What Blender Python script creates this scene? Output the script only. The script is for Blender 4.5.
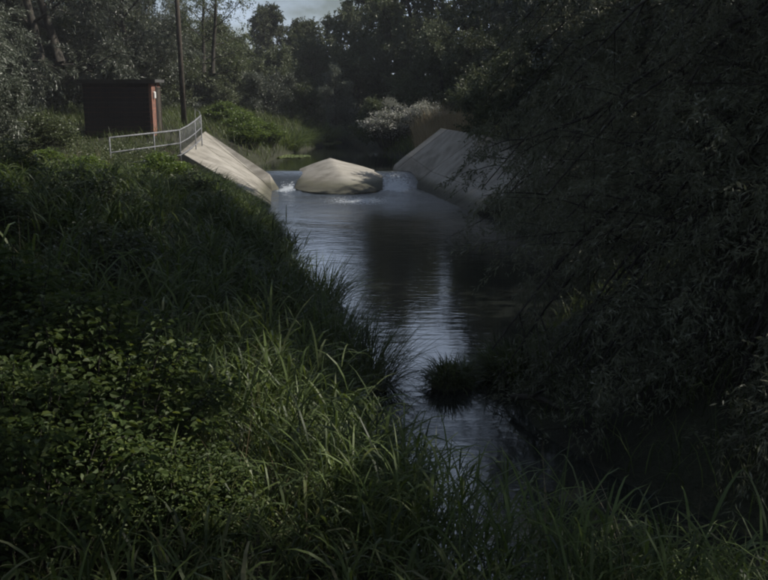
import bpy, math, random
import numpy as np
from mathutils import Vector, Matrix

for o in list(bpy.data.objects): bpy.data.objects.remove(o)
SC = bpy.context.scene
COL = SC.collection
rad = math.radians

# ------------------------------------------------------------------ camera
CAM_H, F_PX, HORIZON = 4.2, 900.0, 85.0          # metres above the lower water, pixels for a 768 wide picture
PITCH = math.atan((290 - HORIZON) / F_PX)
cam = bpy.data.cameras.new('camera'); cam_o = bpy.data.objects.new('camera', cam); COL.objects.link(cam_o)
cam.sensor_width = 36; cam.lens = F_PX * 36 / 768; cam.clip_start = 0.05; cam.clip_end = 3000
cam_o.location = (0, 0, CAM_H); cam_o.rotation_euler = (rad(90) - PITCH, 0, 0)
SC.camera = cam_o
SC.render.resolution_x, SC.render.resolution_y = 1024, 773

# ------------------------------------------------------------------ sky, sun, exposure
SUN_EL, SUN_AZ = rad(42), rad(6)                # azimuth from +X towards +Y: from the right, a little ahead
SUN = Vector((math.cos(SUN_EL) * math.cos(SUN_AZ), math.cos(SUN_EL) * math.sin(SUN_AZ), math.sin(SUN_EL)))
w = bpy.data.worlds.new('World'); SC.world = w; w.use_nodes = True
nt = w.node_tree; nt.nodes.clear()
sky = nt.nodes.new('ShaderNodeTexSky'); sky.sky_type = 'NISHITA'; sky.sun_disc = False
sky.sun_elevation = SUN_EL; sky.sun_rotation = math.atan2(SUN.x, SUN.y)
sky.air_density = 1.0; sky.dust_density = 0.4; sky.ozone_density = 1.5
hs = nt.nodes.new('ShaderNodeHueSaturation'); hs.inputs['Saturation'].default_value = 0.75; hs.inputs['Value'].default_value = 0.75
bg = nt.nodes.new('ShaderNodeBackground'); bg.inputs['Strength'].default_value = 0.052
wo = nt.nodes.new('ShaderNodeOutputWorld')
# thin broken cloud over the whole sky
tcw = nt.nodes.new('ShaderNodeTexCoord'); mpw = nt.nodes.new('ShaderNodeMapping'); mpw.inputs['Scale'].default_value = (1, 1, 2.2); mpw.inputs['Location'].default_value = (7.7, 2.3, 1.0)
cln = nt.nodes.new('ShaderNodeTexNoise'); cln.inputs['Scale'].default_value = 2.6; cln.inputs['Detail'].default_value = 7; cln.inputs['Roughness'].default_value = 0.55
clr = nt.nodes.new('ShaderNodeValToRGB'); clr.color_ramp.elements[0].position = 0.465; clr.color_ramp.elements[1].position = 0.70
clm = nt.nodes.new('ShaderNodeMixRGB'); clm.inputs[2].default_value = (14.6, 17.6, 23.2, 1)
nt.links.new(tcw.outputs['Generated'], mpw.inputs[0]); nt.links.new(mpw.outputs[0], cln.inputs[0]); nt.links.new(cln.outputs[0], clr.inputs[0])
nt.links.new(sky.outputs[0], hs.inputs['Color']); nt.links.new(hs.outputs[0], clm.inputs[1]); nt.links.new(clr.outputs[0], clm.inputs[0]); nt.links.new(clm.outputs[0], bg.inputs[0]); nt.links.new(bg.outputs[0], wo.inputs[0])
sl = bpy.data.lights.new('sun', 'SUN'); sl.energy = 5.0; sl.angle = rad(0.55); sl.color = (1.0, 0.94, 0.84)
so = bpy.data.objects.new('sun', sl); COL.objects.link(so); so.location = (30, 12, 40)
so.rotation_euler = (-SUN).to_track_quat('-Z', 'Y').to_euler()
SC.view_settings.view_transform = 'Standard'; SC.view_settings.look = 'None'
SC.view_settings.exposure = 0.4; SC.view_settings.gamma = 1.0; SC.view_settings.use_curve_mapping = False
SC.render.engine = 'CYCLES'; SC.cycles.filter_width = 2.0
SC.cycles.max_bounces = 3; SC.cycles.diffuse_bounces = 2; SC.cycles.glossy_bounces = 2; SC.cycles.transmission_bounces = 2; SC.cycles.transparent_max_bounces = 8

# ------------------------------------------------------------------ helpers
def pix(px, py, z=None, dist=None):
    """photo pixel -> point on the level z (or at forward distance y=dist)"""
    d = np.array([(px - 384) / F_PX, math.cos(PITCH) + (290 - py) / F_PX * math.sin(PITCH),
                  -math.sin(PITCH) + (290 - py) / F_PX * math.cos(PITCH)])
    t = (z - CAM_H) / d[2] if dist is None else dist / d[1]
    return np.array([0, 0, CAM_H]) + d * t

def np_mesh(name, V, faces, smooth=False):
    """faces: list of integer arrays (n,k)"""
    me = bpy.data.meshes.new(name)
    V = np.asarray(V, np.float32)
    faces = [np.asarray(f, np.int32) for f in faces if len(f)]
    me.vertices.add(len(V)); me.vertices.foreach_set('co', V.ravel())
    nl = sum(f.size for f in faces); npoly = sum(len(f) for f in faces)
    me.loops.add(nl); me.polygons.add(npoly)
    me.loops.foreach_set('vertex_index', np.concatenate([f.ravel() for f in faces]))
    tot = np.concatenate([np.full(len(f), f.shape[1], np.int32) for f in faces])
    st = np.concatenate([[0], np.cumsum(tot)[:-1]]).astype(np.int32)
    me.polygons.foreach_set('loop_start', st)
    me.polygons.foreach_set('loop_total', tot)
    me.polygons.foreach_set('use_smooth', np.full(npoly, bool(smooth)))
    me.update(calc_edges=True)
    return me

def link(name, me, mat=None, parent=None, loc=None):
    o = bpy.data.objects.new(name, me); COL.objects.link(o)
    if mat is not None and me is not None and not me.materials: me.materials.append(mat)
    if parent is not None: o.parent = parent
    if loc is not None: o.location = loc
    return o

def tag(o, label=None, cat=None, group=None, kind=None):
    if label: o['label'] = label
    if cat: o['category'] = cat
    if group: o['group'] = group
    if kind: o['kind'] = kind
    return o

def empty(name, loc=(0, 0, 0), rz=0.0, sc=1.0):
    e = link(name, None); e.location = loc; e.rotation_euler = (0, 0, rz)
    e.scale = (sc, sc, sc) if not isinstance(sc, (tuple, list)) else sc
    return e

def nrm(a):
    return a / np.maximum(np.linalg.norm(a, axis=-1, keepdims=True), 1e-9)

class MB:
    """collects quads/tris; build() makes ONE mesh object"""
    def __init__(s): s.V = []; s.Q = []; s.T = []; s.n = 0
    def add(s, v, q=(), t=()):
        v = np.asarray(v, float); s.V.append(v)
        if len(q): s.Q.append(np.asarray(q) + s.n)
        if len(t): s.T.append(np.asarray(t) + s.n)
        s.n += len(v)
    def box(s, c, size, R=None):
        c = np.asarray(c, float); h = np.asarray(size, float) / 2
        v = np.array([[x, y, z] for x in (-1, 1) for y in (-1, 1) for z in (-1, 1)]) * h
        if R is not None: v = v @ np.asarray(R).T
        s.add(v + c, [[0, 1, 3, 2], [4, 6, 7, 5], [0, 4, 5, 1], [2, 3, 7, 6], [0, 2, 6, 4], [1, 5, 7, 3]])
    def tube(s, P, r0, r1=None, n=6, caps=True):
        P = np.asarray(P, float); k = len(P); r1 = r0 if r1 is None else r1
        R = np.linspace(r0, r1, k) if np.isscalar(r0) else np.asarray(r0)
        T = nrm(np.gradient(P, axis=0))
        up = np.array([0, 0, 1.0]) if abs(T[0][2]) < 0.9 else np.array([1.0, 0, 0])
        A = nrm(np.cross(T, up)); B = np.cross(T, A)
        a = np.linspace(0, 2 * np.pi, n, endpoint=False)
        ring = (A[:, None, :] * np.cos(a)[None, :, None] + B[:, None, :] * np.sin(a)[None, :, None]) * R[:, None, None] + P[:, None, :]
        i = np.arange(k - 1)[:, None] * n; j = np.arange(n)[None, :]; j2 = (j + 1) % n
        q = np.stack([i + j, i + j2, i + n + j2, i + n + j], -1).reshape(-1, 4)
        V = ring.reshape(-1, 3); t = []
        if caps:
            V = np.vstack([V, P[0], P[-1]]); m = k * n
            t = [[m, (b + 1) % n, b] for b in range(n)] + [[m + 1, (k - 1) * n + b, (k - 1) * n + (b + 1) % n] for b in range(n)]
        s.add(V, q, t)
    def mesh(s, name, smooth=False):
        f = []
        if s.Q: f.append(np.vstack(s.Q))
        if s.T: f.append(np.vstack(s.T))
        return np_mesh(name, np.vstack(s.V), f, smooth)
    def build(s, name, mat, parent=None, smooth=False, loc=None):
        return link(name, s.mesh(name, smooth), mat, parent, loc)

# ------------------------------------------------------------------ materials
def new_mat(name):
    m = bpy.data.materials.new(name); m.use_nodes = True; t = m.node_tree; t.nodes.clear()
    out = t.nodes.new('ShaderNodeOutputMaterial')
    return m, t, out

def N(t, typ, **kw):
    n = t.nodes.new(typ)
    for k, v in kw.items(): setattr(n, k, v)
    return n

def ramp(t, stops):
    r = N(t, 'ShaderNodeValToRGB'); e = r.color_ramp.elements
    while len(e) < len(stops): e.new(0.5)
    for el, (p, c) in zip(e, stops): el.position = p; el.color = (*c, 1) if len(c) == 3 else c
    return r

def leaf_mat(name, ca, cb, trans=0.35, rough=0.45, spec=0.35, cc=None):
    m, t, out = new_mat(name); L = t.links.new
    g = N(t, 'ShaderNodeNewGeometry'); oi = N(t, 'ShaderNodeObjectInfo')
    stops = [(0.0, ca), (0.8, cb), (1.0, cc or cb)]
    rp = ramp(t, stops); L(g.outputs['Random Per Island'], rp.inputs[0])
    hsv = N(t, 'ShaderNodeHueSaturation'); L(rp.outputs[0], hsv.inputs['Color']); hsv.inputs['Saturation'].default_value = 0.94
    mr = N(t, 'ShaderNodeMapRange'); L(oi.outputs['Random'], mr.inputs[0]); mr.inputs[3].default_value = 0.76; mr.inputs[4].default_value = 1.12
    L(mr.outputs[0], hsv.inputs['Value'])
    b = N(t, 'ShaderNodeBsdfPrincipled'); L(hsv.outputs[0], b.inputs['Base Color'])
    b.inputs['Roughness'].default_value = rough; b.inputs['Specular IOR Level'].default_value = spec
    tr = N(t, 'ShaderNodeBsdfTranslucent')
    h2 = N(t, 'ShaderNodeHueSaturation'); L(hsv.outputs[0], h2.inputs['Color']); h2.inputs['Hue'].default_value = 0.485; h2.inputs['Saturation'].default_value = 1.15; h2.inputs['Value'].default_value = 1.2
    L(h2.outputs[0], tr.inputs[0])
    mx = N(t, 'ShaderNodeMixShader'); mx.inputs[0].default_value = trans
    L(b.outputs[0], mx.inputs[1]); L(tr.outputs[0], mx.inputs[2]); L(mx.outputs[0], out.inputs[0])
    return m

def rough_mat(name, ca, cb, scale=3.0, rough=0.9, bump=0.3, bscale=30.0, spec=0.3, metal=0.0, cc=None, dist=0.02):
    m, t, out = new_mat(name); L = t.links.new
    tc = N(t, 'ShaderNodeTexCoord')
    n1 = N(t, 'ShaderNodeTexNoise'); n1.inputs['Scale'].default_value = scale; n1.inputs['Detail'].default_value = 8; L(tc.outputs['Object'], n1.inputs[0])
    st = [(0.35, ca), (0.65, cb)] + ([(0.75, cc)] if cc else [])
    rp = ramp(t, st); L(n1.outputs[0], rp.inputs[0])
    b = N(t, 'ShaderNodeBsdfPrincipled'); L(rp.outputs[0], b.inputs['Base Color'])
    b.inputs['Roughness'].default_value = rough; b.inputs['Specular IOR Level'].default_value = spec; b.inputs['Metallic'].default_value = metal
    n2 = N(t, 'ShaderNodeTexNoise'); n2.inputs['Scale'].default_value = bscale; n2.inputs['Detail'].default_value = 6; L(tc.outputs['Object'], n2.inputs[0])
    bp = N(t, 'ShaderNodeBump'); bp.inputs['Strength'].default_value = bump; bp.inputs['Distance'].default_value = dist
    L(n2.outputs[0], bp.inputs['Height']); L(bp.outputs[0], b.inputs['Normal']); L(b.outputs[0], out.inputs[0])
    return m

def concrete_mat():
    m, t, out = new_mat('weathered_concrete'); L = t.links.new
    tc = N(t, 'ShaderNodeTexCoord')
    n1 = N(t, 'ShaderNodeTexNoise'); n1.inputs['Scale'].default_value = 0.9; n1.inputs['Detail'].default_value = 9; n1.inputs['Roughness'].default_value = 0.65
    L(tc.outputs['Object'], n1.inputs[0])
    rp = ramp(t, [(0.28, (0.13, 0.12, 0.10)), (0.5, (0.27, 0.255, 0.225)), (0.75, (0.33, 0.315, 0.285))]); L(n1.outputs[0], rp.inputs[0])
    # run-off streaks down the slope
    mp = N(t, 'ShaderNodeMapping'); mp.inputs['Scale'].default_value = (0.8, 2.0, 0.8); L(tc.outputs['Object'], mp.inputs[0])
    n2 = N(t, 'ShaderNodeTexNoise'); n2.inputs['Scale'].default_value = 1.6; n2.inputs['Detail'].default_value = 6; L(mp.outputs[0], n2.inputs[0])
    r2 = ramp(t, [(0.38, (0.5, 0.48, 0.45)), (0.6, (1, 1, 1))]); L(n2.outputs[0], r2.inputs[0])
    mx = N(t, 'ShaderNodeMixRGB', blend_type='MULTIPLY'); mx.inputs[0].default_value = 0.5; L(rp.outputs[0], mx.inputs[1]); L(r2.outputs[0], mx.inputs[2])
    # algae tide mark above the water line
    g = N(t, 'ShaderNodeNewGeometry'); sx = N(t, 'ShaderNodeSeparateXYZ'); L(g.outputs['Position'], sx.inputs[0])
    ad = N(t, 'ShaderNodeMath', operation='MULTIPLY_ADD'); L(n1.outputs[0], ad.inputs[0]); ad.inputs[1].default_value = -0.35; L(sx.outputs['Z'], ad.inputs[2])
    r3 = ramp(t, [(0.0, (0.13, 0.14, 0.09)), (0.08, (0.3, 0.31, 0.22)), (0.3, (1, 1, 1))]); L(ad.outputs[0], r3.inputs[0])
    m2 = N(t, 'ShaderNodeMixRGB', blend_type='MULTIPLY'); m2.inputs[0].default_value = 0.85; L(mx.outputs[0], m2.inputs[1]); L(r3.outputs[0], m2.inputs[2])
    b = N(t, 'ShaderNodeBsdfPrincipled'); L(m2.outputs[0], b.inputs['Base Color']); b.inputs['Roughness'].default_value = 0.85; b.inputs['Specular IOR Level'].default_value = 0.3
    n4 = N(t, 'ShaderNodeTexNoise'); n4.inputs['Scale'].default_value = 18; n4.inputs['Detail'].default_value = 8; L(tc.outputs['Object'], n4.inputs[0])
    bp = N(t, 'ShaderNodeBump'); bp.inputs['Strength'].default_value = 0.35; bp.inputs['Distance'].default_value = 0.03
    L(n4.outputs[0], bp.inputs['Height']); L(bp.outputs[0], b.inputs['Normal']); L(b.outputs[0], out.inputs[0])
    return m

def water_mat():
    m, t, out = new_mat('river_water'); L = t.links.new
    tc = N(t, 'ShaderNodeTexCoord'); sx = N(t, 'ShaderNodeSeparateXYZ'); L(tc.outputs['Object'], sx.inputs[0])
    def noise(sc, detail, scale=(1, 1, 1), rough=0.5):
        mp = N(t, 'ShaderNodeMapping'); mp.inputs['Scale'].default_value = scale; L(tc.outputs['Object'], mp.inputs[0])
        n = N(t, 'ShaderNodeTexNoise'); n.inputs['Scale'].default_value = sc; n.inputs['Detail'].default_value = detail; n.inputs['Roughness'].default_value = rough
        L(mp.outputs[0], n.inputs[0]); return n
    def mth(op, a, b_):
        n = N(t, 'ShaderNodeMath', operation=op)
        for i, v in enumerate((a, b_)):
            if isinstance(v, (int, float)): n.inputs[i].default_value = v
            else: L(v, n.inputs[i])
        return n.outputs[0]
    fine = noise(2.2, 4, (1.0, 2.6, 1)); broad = noise(0.55, 3, (1.0, 2.0, 1)); churn = noise(7.0, 5, (1, 1, 1), 0.65)
    # how rough the surface is: strong just below the weir, calm in the pool above and far downstream
    rr = N(t, 'ShaderNodeValToRGB'); e = rr.color_ramp.elements
    mr = N(t, 'ShaderNodeMapRange'); L(sx.outputs['Y'], mr.inputs[0]); mr.inputs[1].default_value = 0; mr.inputs[2].default_value = 50
    L(mr.outputs[0], rr.inputs[0])
    while len(e) < 6: e.new(0.5)
    for el, (p, v) in zip(e, [(0.0, .05), (0.36, .10), (0.56, .28), (0.68, 1.0), (0.775, 1.0), (0.80, .04)]): el.position = p; el.color = (v, v, v, 1)
    h = mth('ADD', mth('MULTIPLY', fine.outputs[0], 0.05), mth('MULTIPLY', broad.outputs[0], 0.06))
    h2 = mth('MULTIPLY', churn.outputs[0], 0.05)
    hh = mth('ADD', mth('MULTIPLY', h, mth('ADD', mth('MULTIPLY', rr.outputs[0], 0.55), 0.035)), mth('MULTIPLY', h2, mth('MULTIPLY', rr.outputs[0], rr.outputs[0])))
    bp = N(t, 'ShaderNodeBump'); bp.inputs['Strength'].default_value = 1.0; bp.inputs['Distance'].default_value = 1.0; L(hh, bp.inputs['Height'])
    # foam: broken specks in the run just below the two notches
    def spot(cx, cy, rx, ry):
        dx = mth('DIVIDE', mth('SUBTRACT', sx.outputs['X'], cx), rx); dy = mth('DIVIDE', mth('SUBTRACT', sx.outputs['Y'], cy), ry)
        d = mth('SQRT', mth('ADD', mth('MULTIPLY', dx, dx), mth('MULTIPLY', dy, dy)), 0)
        return mth('MAXIMUM', mth('SUBTRACT', 1.0, d), 0)
    zone = mth('MAXIMUM', spot(-4.0, 37.2, 0.8, 1.9), spot(0.45, 37.6, 1.5, 2.6))
    zone = mth('MAXIMUM', zone, mth('MULTIPLY', spot(-0.8, 33.5, 3.2, 3.4), 0.75))
    fn = noise(9, 4, (1, 1, 1), 0.7)
    fm = mth('ADD', mth('MULTIPLY', zone, 0.72), mth('SUBTRACT', fn.outputs[0], 0.5))
    fr = ramp(t, [(0.32, (0, 0, 0)), (0.52, (0.8, 0.8, 0.8))]); L(fm, fr.inputs[0])
    b = N(t, 'ShaderNodeBsdfPrincipled')
    mc = N(t, 'ShaderNodeMixRGB'); mc.inputs[1].default_value = (0.014, 0.016, 0.014, 1); mc.inputs[2].default_value = (0.42, 0.45, 0.48, 1); L(fr.outputs[0], mc.inputs[0])
    L(mc.outputs[0], b.inputs['Base Color']); b.inputs['IOR'].default_value = 1.85
    ro = mth('ADD', mth('MULTIPLY', fr.outputs[0], 0.5), 0.04); L(ro, b.inputs['Roughness'])
    L(bp.outputs[0], b.inputs['Normal']); L(b.outputs[0], out.inputs[0])
    return m

def brick_mat():
    m, t, out = new_mat('red_brick'); L = t.links.new
    tc = N(t, 'ShaderNodeTexCoord'); g = N(t, 'ShaderNodeNewGeometry'); sx = N(t, 'ShaderNodeSeparateXYZ'); L(tc.outputs['Object'], sx.inputs[0])
    ad = N(t, 'ShaderNodeMath', operation='ADD'); L(sx.outputs['X'], ad.inputs[0]); L(sx.outputs['Y'], ad.inputs[1])
    cb = N(t, 'ShaderNodeCombineXYZ'); L(ad.outputs[0], cb.inputs[0]); L(sx.outputs['Z'], cb.inputs[1])
    br = N(t, 'ShaderNodeTexBrick'); L(cb.outputs[0], br.inputs[0]); br.inputs['Scale'].default_value = 1.0
    br.inputs['Color1'].default_value = (0.27, 0.095, 0.055, 1); br.inputs['Color2'].default_value = (0.12, 0.05, 0.036, 1); br.inputs['Mortar'].default_value = (0.13, 0.11, 0.095, 1)
    br.inputs['Brick Width'].default_value = 0.225; br.inputs['Row Height'].default_value = 0.075; br.inputs['Mortar Size'].default_value = 0.009
    b = N(t, 'ShaderNodeBsdfPrincipled'); L(br.outputs[0], b.inputs['Base Color']); b.inputs['Roughness'].default_value = 0.9
    bp = N(t, 'ShaderNodeBump'); bp.invert = True; bp.inputs['Strength'].default_value = 0.6; bp.inputs['Distance'].default_value = 0.01
    L(br.outputs['Fac'], bp.inputs['Height']); L(bp.outputs[0], b.inputs['Normal']); L(b.outputs[0], out.inputs[0])
    return m

M = dict(
    soil=rough_mat('bank_soil', (0.018, 0.018, 0.012), (0.030, 0.034, 0.018), 0.8, 0.95, 0.8, 12, cc=(0.04, 0.036, 0.026), dist=0.05),
    concrete=concrete_mat(), water=water_mat(), brick=brick_mat(),
    bark=rough_mat('grey_bark', (0.022, 0.02, 0.017), (0.05, 0.045, 0.037), 6, 0.95, 0.9, 40),
    wood=rough_mat('dark_timber', (0.035, 0.028, 0.022), (0.06, 0.05, 0.04), 5, 0.9, 0.6, 30),
    galv=rough_mat('galvanised_steel', (0.10, 0.105, 0.115), (0.19, 0.195, 0.21), 9, 0.6, 0.1, 60, spec=0.4, metal=0.0),
    paintwhite=rough_mat('white_plastic', (0.62, 0.62, 0.6), (0.75, 0.75, 0.73), 8, 0.4, 0.05, 40, spec=0.5),
    dark_board=rough_mat('dark_boards', (0.018, 0.012, 0.010), (0.040, 0.026, 0.021), 4, 0.85, 0.5, 30),
    felt=rough_mat('roof_felt', (0.045, 0.045, 0.045), (0.08, 0.08, 0.078), 6, 0.95, 0.5, 80),
    earth=rough_mat('bare_earth', (0.10, 0.075, 0.055), (0.2, 0.155, 0.12), 3, 0.95, 0.9, 25, dist=0.04),
    willow=leaf_mat('willow_leaf', (0.055, 0.068, 0.045), (0.095, 0.112, 0.080), 0.28, 0.4, 0.45, (0.17, 0.185, 0.15)),
    willow_near=leaf_mat('near_willow_leaf', (0.085, 0.092, 0.052), (0.14, 0.152, 0.095), 0.3, 0.45, 0.4, (0.21, 0.22, 0.16)),
    willow2=leaf_mat('dark_willow_leaf', (0.040, 0.050, 0.036), (0.075, 0.088, 0.066), 0.25, 0.4, 0.45, (0.12, 0.135, 0.115)),
    broad=leaf_mat('broad_leaf', (0.048, 0.064, 0.028), (0.086, 0.106, 0.046), 0.33, 0.42, 0.4),
    far=leaf_mat('far_leaf', (0.050, 0.064, 0.032), (0.085, 0.102, 0.052), 0.3, 0.5, 0.3),
    bright=leaf_mat('bright_herb_leaf', (0.062, 0.105, 0.022), (0.115, 0.165, 0.040), 0.45, 0.4, 0.35),
    shrub=leaf_mat('shrub_leaf', (0.035, 0.062, 0.016), (0.072, 0.105, 0.028), 0.42, 0.55, 0.25, (0.12, 0.155, 0.035)),
    grass=leaf_mat('grass_blade', (0.024, 0.038, 0.012), (0.105, 0.145, 0.036), 0.40, 0.5, 0.3, (0.14, 0.14, 0.075)),
    reed=leaf_mat('reed_blade', (0.022, 0.037, 0.012), (0.105, 0.15, 0.038), 0.40, 0.5, 0.32, (0.12, 0.14, 0.065)),
    dry=leaf_mat('dry_grass', (0.18, 0.145, 0.08), (0.33, 0.28, 0.17), 0.35, 0.6, 0.3),
    purple=leaf_mat('purple_seed_grass', (0.11, 0.075, 0.075), (0.18, 0.135, 0.125), 0.3, 0.6, 0.3),
    silver=leaf_mat('silver_flower', (0.05, 0.07, 0.03), (0.42, 0.42, 0.38), 0.35, 0.6, 0.3, (0.6, 0.59, 0.56)),
    weed=leaf_mat('floating_weed', (0.10, 0.14, 0.04), (0.17, 0.2, 0.07), 0.1, 0.4, 0.4),
)

# ------------------------------------------------------------------ terrain, water
LY = np.array([-400, -30, 0, 4, 5.2, 6.5, 8, 9.5, 11.2, 14.6, 19, 25, 31, 34, 36.5, 39, 45, 50, 56, 62, 75, 120, 400])
LX = np.array([60, 22, 8, 4.7, 3.1, 1.3, 0.0, -0.42, -0.5, -1.2, -2.0, -3.2, -4.0, -4.4, -4.4, -5.6, -5.6, -5.0, -3.6, -5.5, -12, -26, -90])
RY = np.array([-400, -30, 0, 5, 7, 9, 10.5, 12.5, 14, 17, 21, 25, 29, 32, 37, 39, 45, 49, 56, 62, 75, 120, 400])
RX = np.array([66, 28, 11, 6.2, 4.1, 2.6, 1.9, 1.75, 2.2, 3.9, 4.9, 4.6, 3.6, 2.6, 1.1, 0.9, 1.5, 0.1, -0.6, -2.0, -8, -22, -84])
def xl(y):
    y = np.asarray(y, float); return np.interp(y, LY, LX) + (0.26 * np.sin(y * 1.55 + 0.6) + 0.12 * np.sin(y * 3.7)) * np.clip((y - 8) / 3, 0, 1) * np.clip((29 - y) / 3, 0, 1)
def xr(y): return np.interp(y, RY, RX)
def sstep(a, b, v):
    t = np.clip((v - a) / (b - a), 0, 1); return t * t * (3 - 2 * t)
UP = 0.55
def wl(y): return UP * sstep(37.5, 39.5, y)
def wob(x, y):
    return (np.sin(x * 0.9 + 1.3 * np.sin(y * 0.37)) * np.cos(y * 0.71 + 0.5) * 0.5 + np.sin(x * 2.3 + y * 1.7) * 0.25 + np.sin(x * 0.23 - y * 0.19) * 0.8)
def ground(x, y):
    x = np.asarray(x, float); y = np.asarray(y, float)
    dl = xl(y) - x; dr = x - xr(y)
    hl = 1.80 * (1 - np.exp(-np.maximum(dl, 0) / np.interp(y, [4, 7, 12], [4.2, 3.2, 1.9]))) + 0.006 * np.clip(dl - 6, 0, 80)
    hr = 1.75 * (1 - np.exp(-np.maximum(dr, 0) / 2.2)) + 0.02 * np.clip(dr - 3, 0, 80)
    inside = -np.minimum(np.maximum(dl, -40), 0) * 0 + np.maximum(np.maximum(dl, dr), -6)     # <0 in the channel
    depth = -0.75 * (1 - np.exp(np.minimum(inside, 0) / 0.7))
    land = np.where(dl > 0, hl, np.where(dr > 0, hr, depth))
    # graded banks behind the concrete aprons
    wy = sstep(28.0, 29.5, y) * (1 - sstep(41.0, 43.0, y))
    capl = np.minimum(np.interp(y, [30, 40], [0.44, 0.56]) * dl - 0.28, np.interp(y, [29, 34, 40.5], [1.5, 1.58, 2.08]) + 0.012 * np.clip(dl - 6, 0, 60))
    capr = np.minimum(np.interp(y, [30, 38], [0.5, 0.9]) * dr - 0.35, 1.8 + 0.02 * np.clip(dr - 3, 0, 80))
    land = np.where(dl > 0, land * (1 - wy) + (capl - wl(y) * sstep(-.2, .1, dl)) * wy, np.where(dr > 0, land * (1 - wy) + (capr - wl(y) * sstep(-.2, .1, dr)) * wy, land))
    far = 0.012 * np.clip(y - 60, 0, 400)
    amp = np.clip(np.maximum(dl, dr), 0, 3) / 3
    return wl(y) + land + far + wob(x, y) * 0.09 * amp

def axis(lo, a, b, hi, step, grow=1.18):
    mid = list(np.arange(a, b + 1e-6, step)); s = step; v = a
    left = []
    while v > lo: s *= grow; v -= s; left.append(max(v, lo))
    s = step; v = b; right = []
    while v < hi: s *= grow; v += s; right.append(min(v, hi))
    return np.array(left[::-1] + mid + right)

def grid_obj(name, xs, ys, zf, mat, smooth=True):
    X, Y = np.meshgrid(xs, ys); Z = zf(X, Y)
    V = np.stack([X, Y, Z], -1).reshape(-1, 3); nx, ny = len(xs), len(ys)
    i = np.arange(ny - 1)[:, None] * nx + np.arange(nx - 1)[None, :]
    q = np.stack([i, i + 1, i + nx + 1, i + nx], -1).reshape(-1, 4)
    return link(name, np_mesh(name, V, [q], smooth), mat)

g = grid_obj('ground', axis(-900, -24, 22, 900, 0.3), axis(-900, 2, 64, 1200, 0.3), ground, M['soil'])
tag(g, kind='structure')

def water_z(X, Y):
    z = wl(Y) - 0.0 * X
    # smooth chute plus standing waves at its foot
    foot = np.exp(-((Y - 36.9) / 0.9) ** 2)
    return z + foot * (0.035 * np.sin(X * 5.3 + Y * 2.1) + 0.025 * np.sin(X * 9.1 - Y * 5.7 + 1.0)) + 0.004 * np.sin(X * 2.1 + Y * 4.4) * sstep(22, 32, Y) * (Y < 38)
wv = grid_obj('water', np.concatenate([[-150, -80, -40, -20, -10], np.arange(-7, 5.01, 0.12), [7, 9, 12, 16, 25, 45, 90]]),
              np.concatenate([[-200, -60, -20, -5, 0, 3], np.arange(5, 33, 0.4), np.arange(33, 41, 0.12), np.arange(41, 64, 1.0), [80, 120, 200]]), water_z, M['water'])
tag(wv, kind='structure')

# ------------------------------------------------------------------ foliage generators
class Leaves:
    def __init__(s): s.V = []; s.F = []; s.n = 0
    def diamonds(s, C, D, L, W, rng, droop=0.15):
        """one folded-less diamond leaf per row"""
        n = len(C); D = nrm(D); r = nrm(np.cross(D, rng.normal(size=(n, 3)))); L = np.asarray(L).reshape(-1, 1); W = np.asarray(W).reshape(-1, 1)
        nn = np.cross(D, r)
        b = C; tip = C + D * L - np.array([0, 0, 1]) * L * droop
        mid = C + D * L * 0.45 + nn * W * 0.15
        V = np.stack([b, mid + r * W / 2, tip, mid - r * W / 2], 1).reshape(-1, 3)
        s.V.append(V); s.F.append(np.arange(n * 4).reshape(-1, 4) + s.n); s.n += n * 4
    def ovals(s, C, D, U, L, W, rng, fold=0.25):
        """broad leaf of two folded quads; U = rough upward normal"""
        n = len(C); D = nrm(D); r = nrm(np.cross(D, U)); nn = np.cross(r, D); L = np.asarray(L).reshape(-1, 1); W = np.asarray(W).reshape(-1, 1)
        P = lambda a, bb, c: C + D * L * a + r * W * bb + nn * W * c
        V = np.stack([P(0, 0, 0), P(.28, .5, fold), P(.68, .38, fold * .7), P(1, 0, -.15), P(.68, -.38, fold * .7), P(.28, -.5, fold)], 1).reshape(-1, 3)
        i = np.arange(n)[:, None] * 6 + s.n
        s.V.append(V); s.F.append(np.vstack([i + np.array([[0, 1, 2, 3]]), i + np.array([[0, 3, 4, 5]])])); s.n += n * 6
    def mesh(s, name): return np_mesh(name, np.vstack(s.V), [np.vstack(s.F)])

def blades(B, az, up, L, W, curl, segs=4, rng=None):
    """arching blades. B bases (n,3), az azimuth, up = start angle above level, curl = bend downwards over the length"""
    n = len(B); ts = np.linspace(0, 1, segs + 1)
    hx, hy = np.cos(az), np.sin(az)
    P = np.zeros((n, segs + 1, 3)); P[:, 0] = B
    for k in range(segs):
        a = up - curl * ((k + 0.5) / segs) ** 1.5
        st = (L / segs)
        P[:, k + 1, 0] = P[:, k, 0] + np.cos(a) * hx * st
        P[:, k + 1, 1] = P[:, k, 1] + np.cos(a) * hy * st
        P[:, k + 1, 2] = P[:, k, 2] + np.sin(a) * st
    tw = rng.uniform(-0.9, 0.9, n)
    sx = -hy * np.cos(tw); sy = hx * np.cos(tw); sz = np.sin(tw) * 0.6
    S = np.stack([sx, sy, sz], -1)
    prof = np.minimum(1, 0.45 + ts * 2.2) * (1 - ts ** 2.2)
    V = []
    for k in range(segs):
        o = S * (W[:, None] * prof[k] / 2)
        V += [P[:, k] - o, P[:, k] + o]
    V.append(P[:, segs])
    V = np.stack(V, 1); m = 2 * segs + 1
    i = np.arange(n)[:, None] * m
    q = np.concatenate([i + np.array([[2 * k, 2 * k + 1, 2 * k + 3, 2 * k + 2]]) for k in range(segs - 1)]) if segs > 1 else np.zeros((0, 4), int)
    t = i + np.array([[2 * segs - 2, 2 * segs - 1, 2 * segs]])
    return V.reshape(-1, 3), q, t

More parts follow.
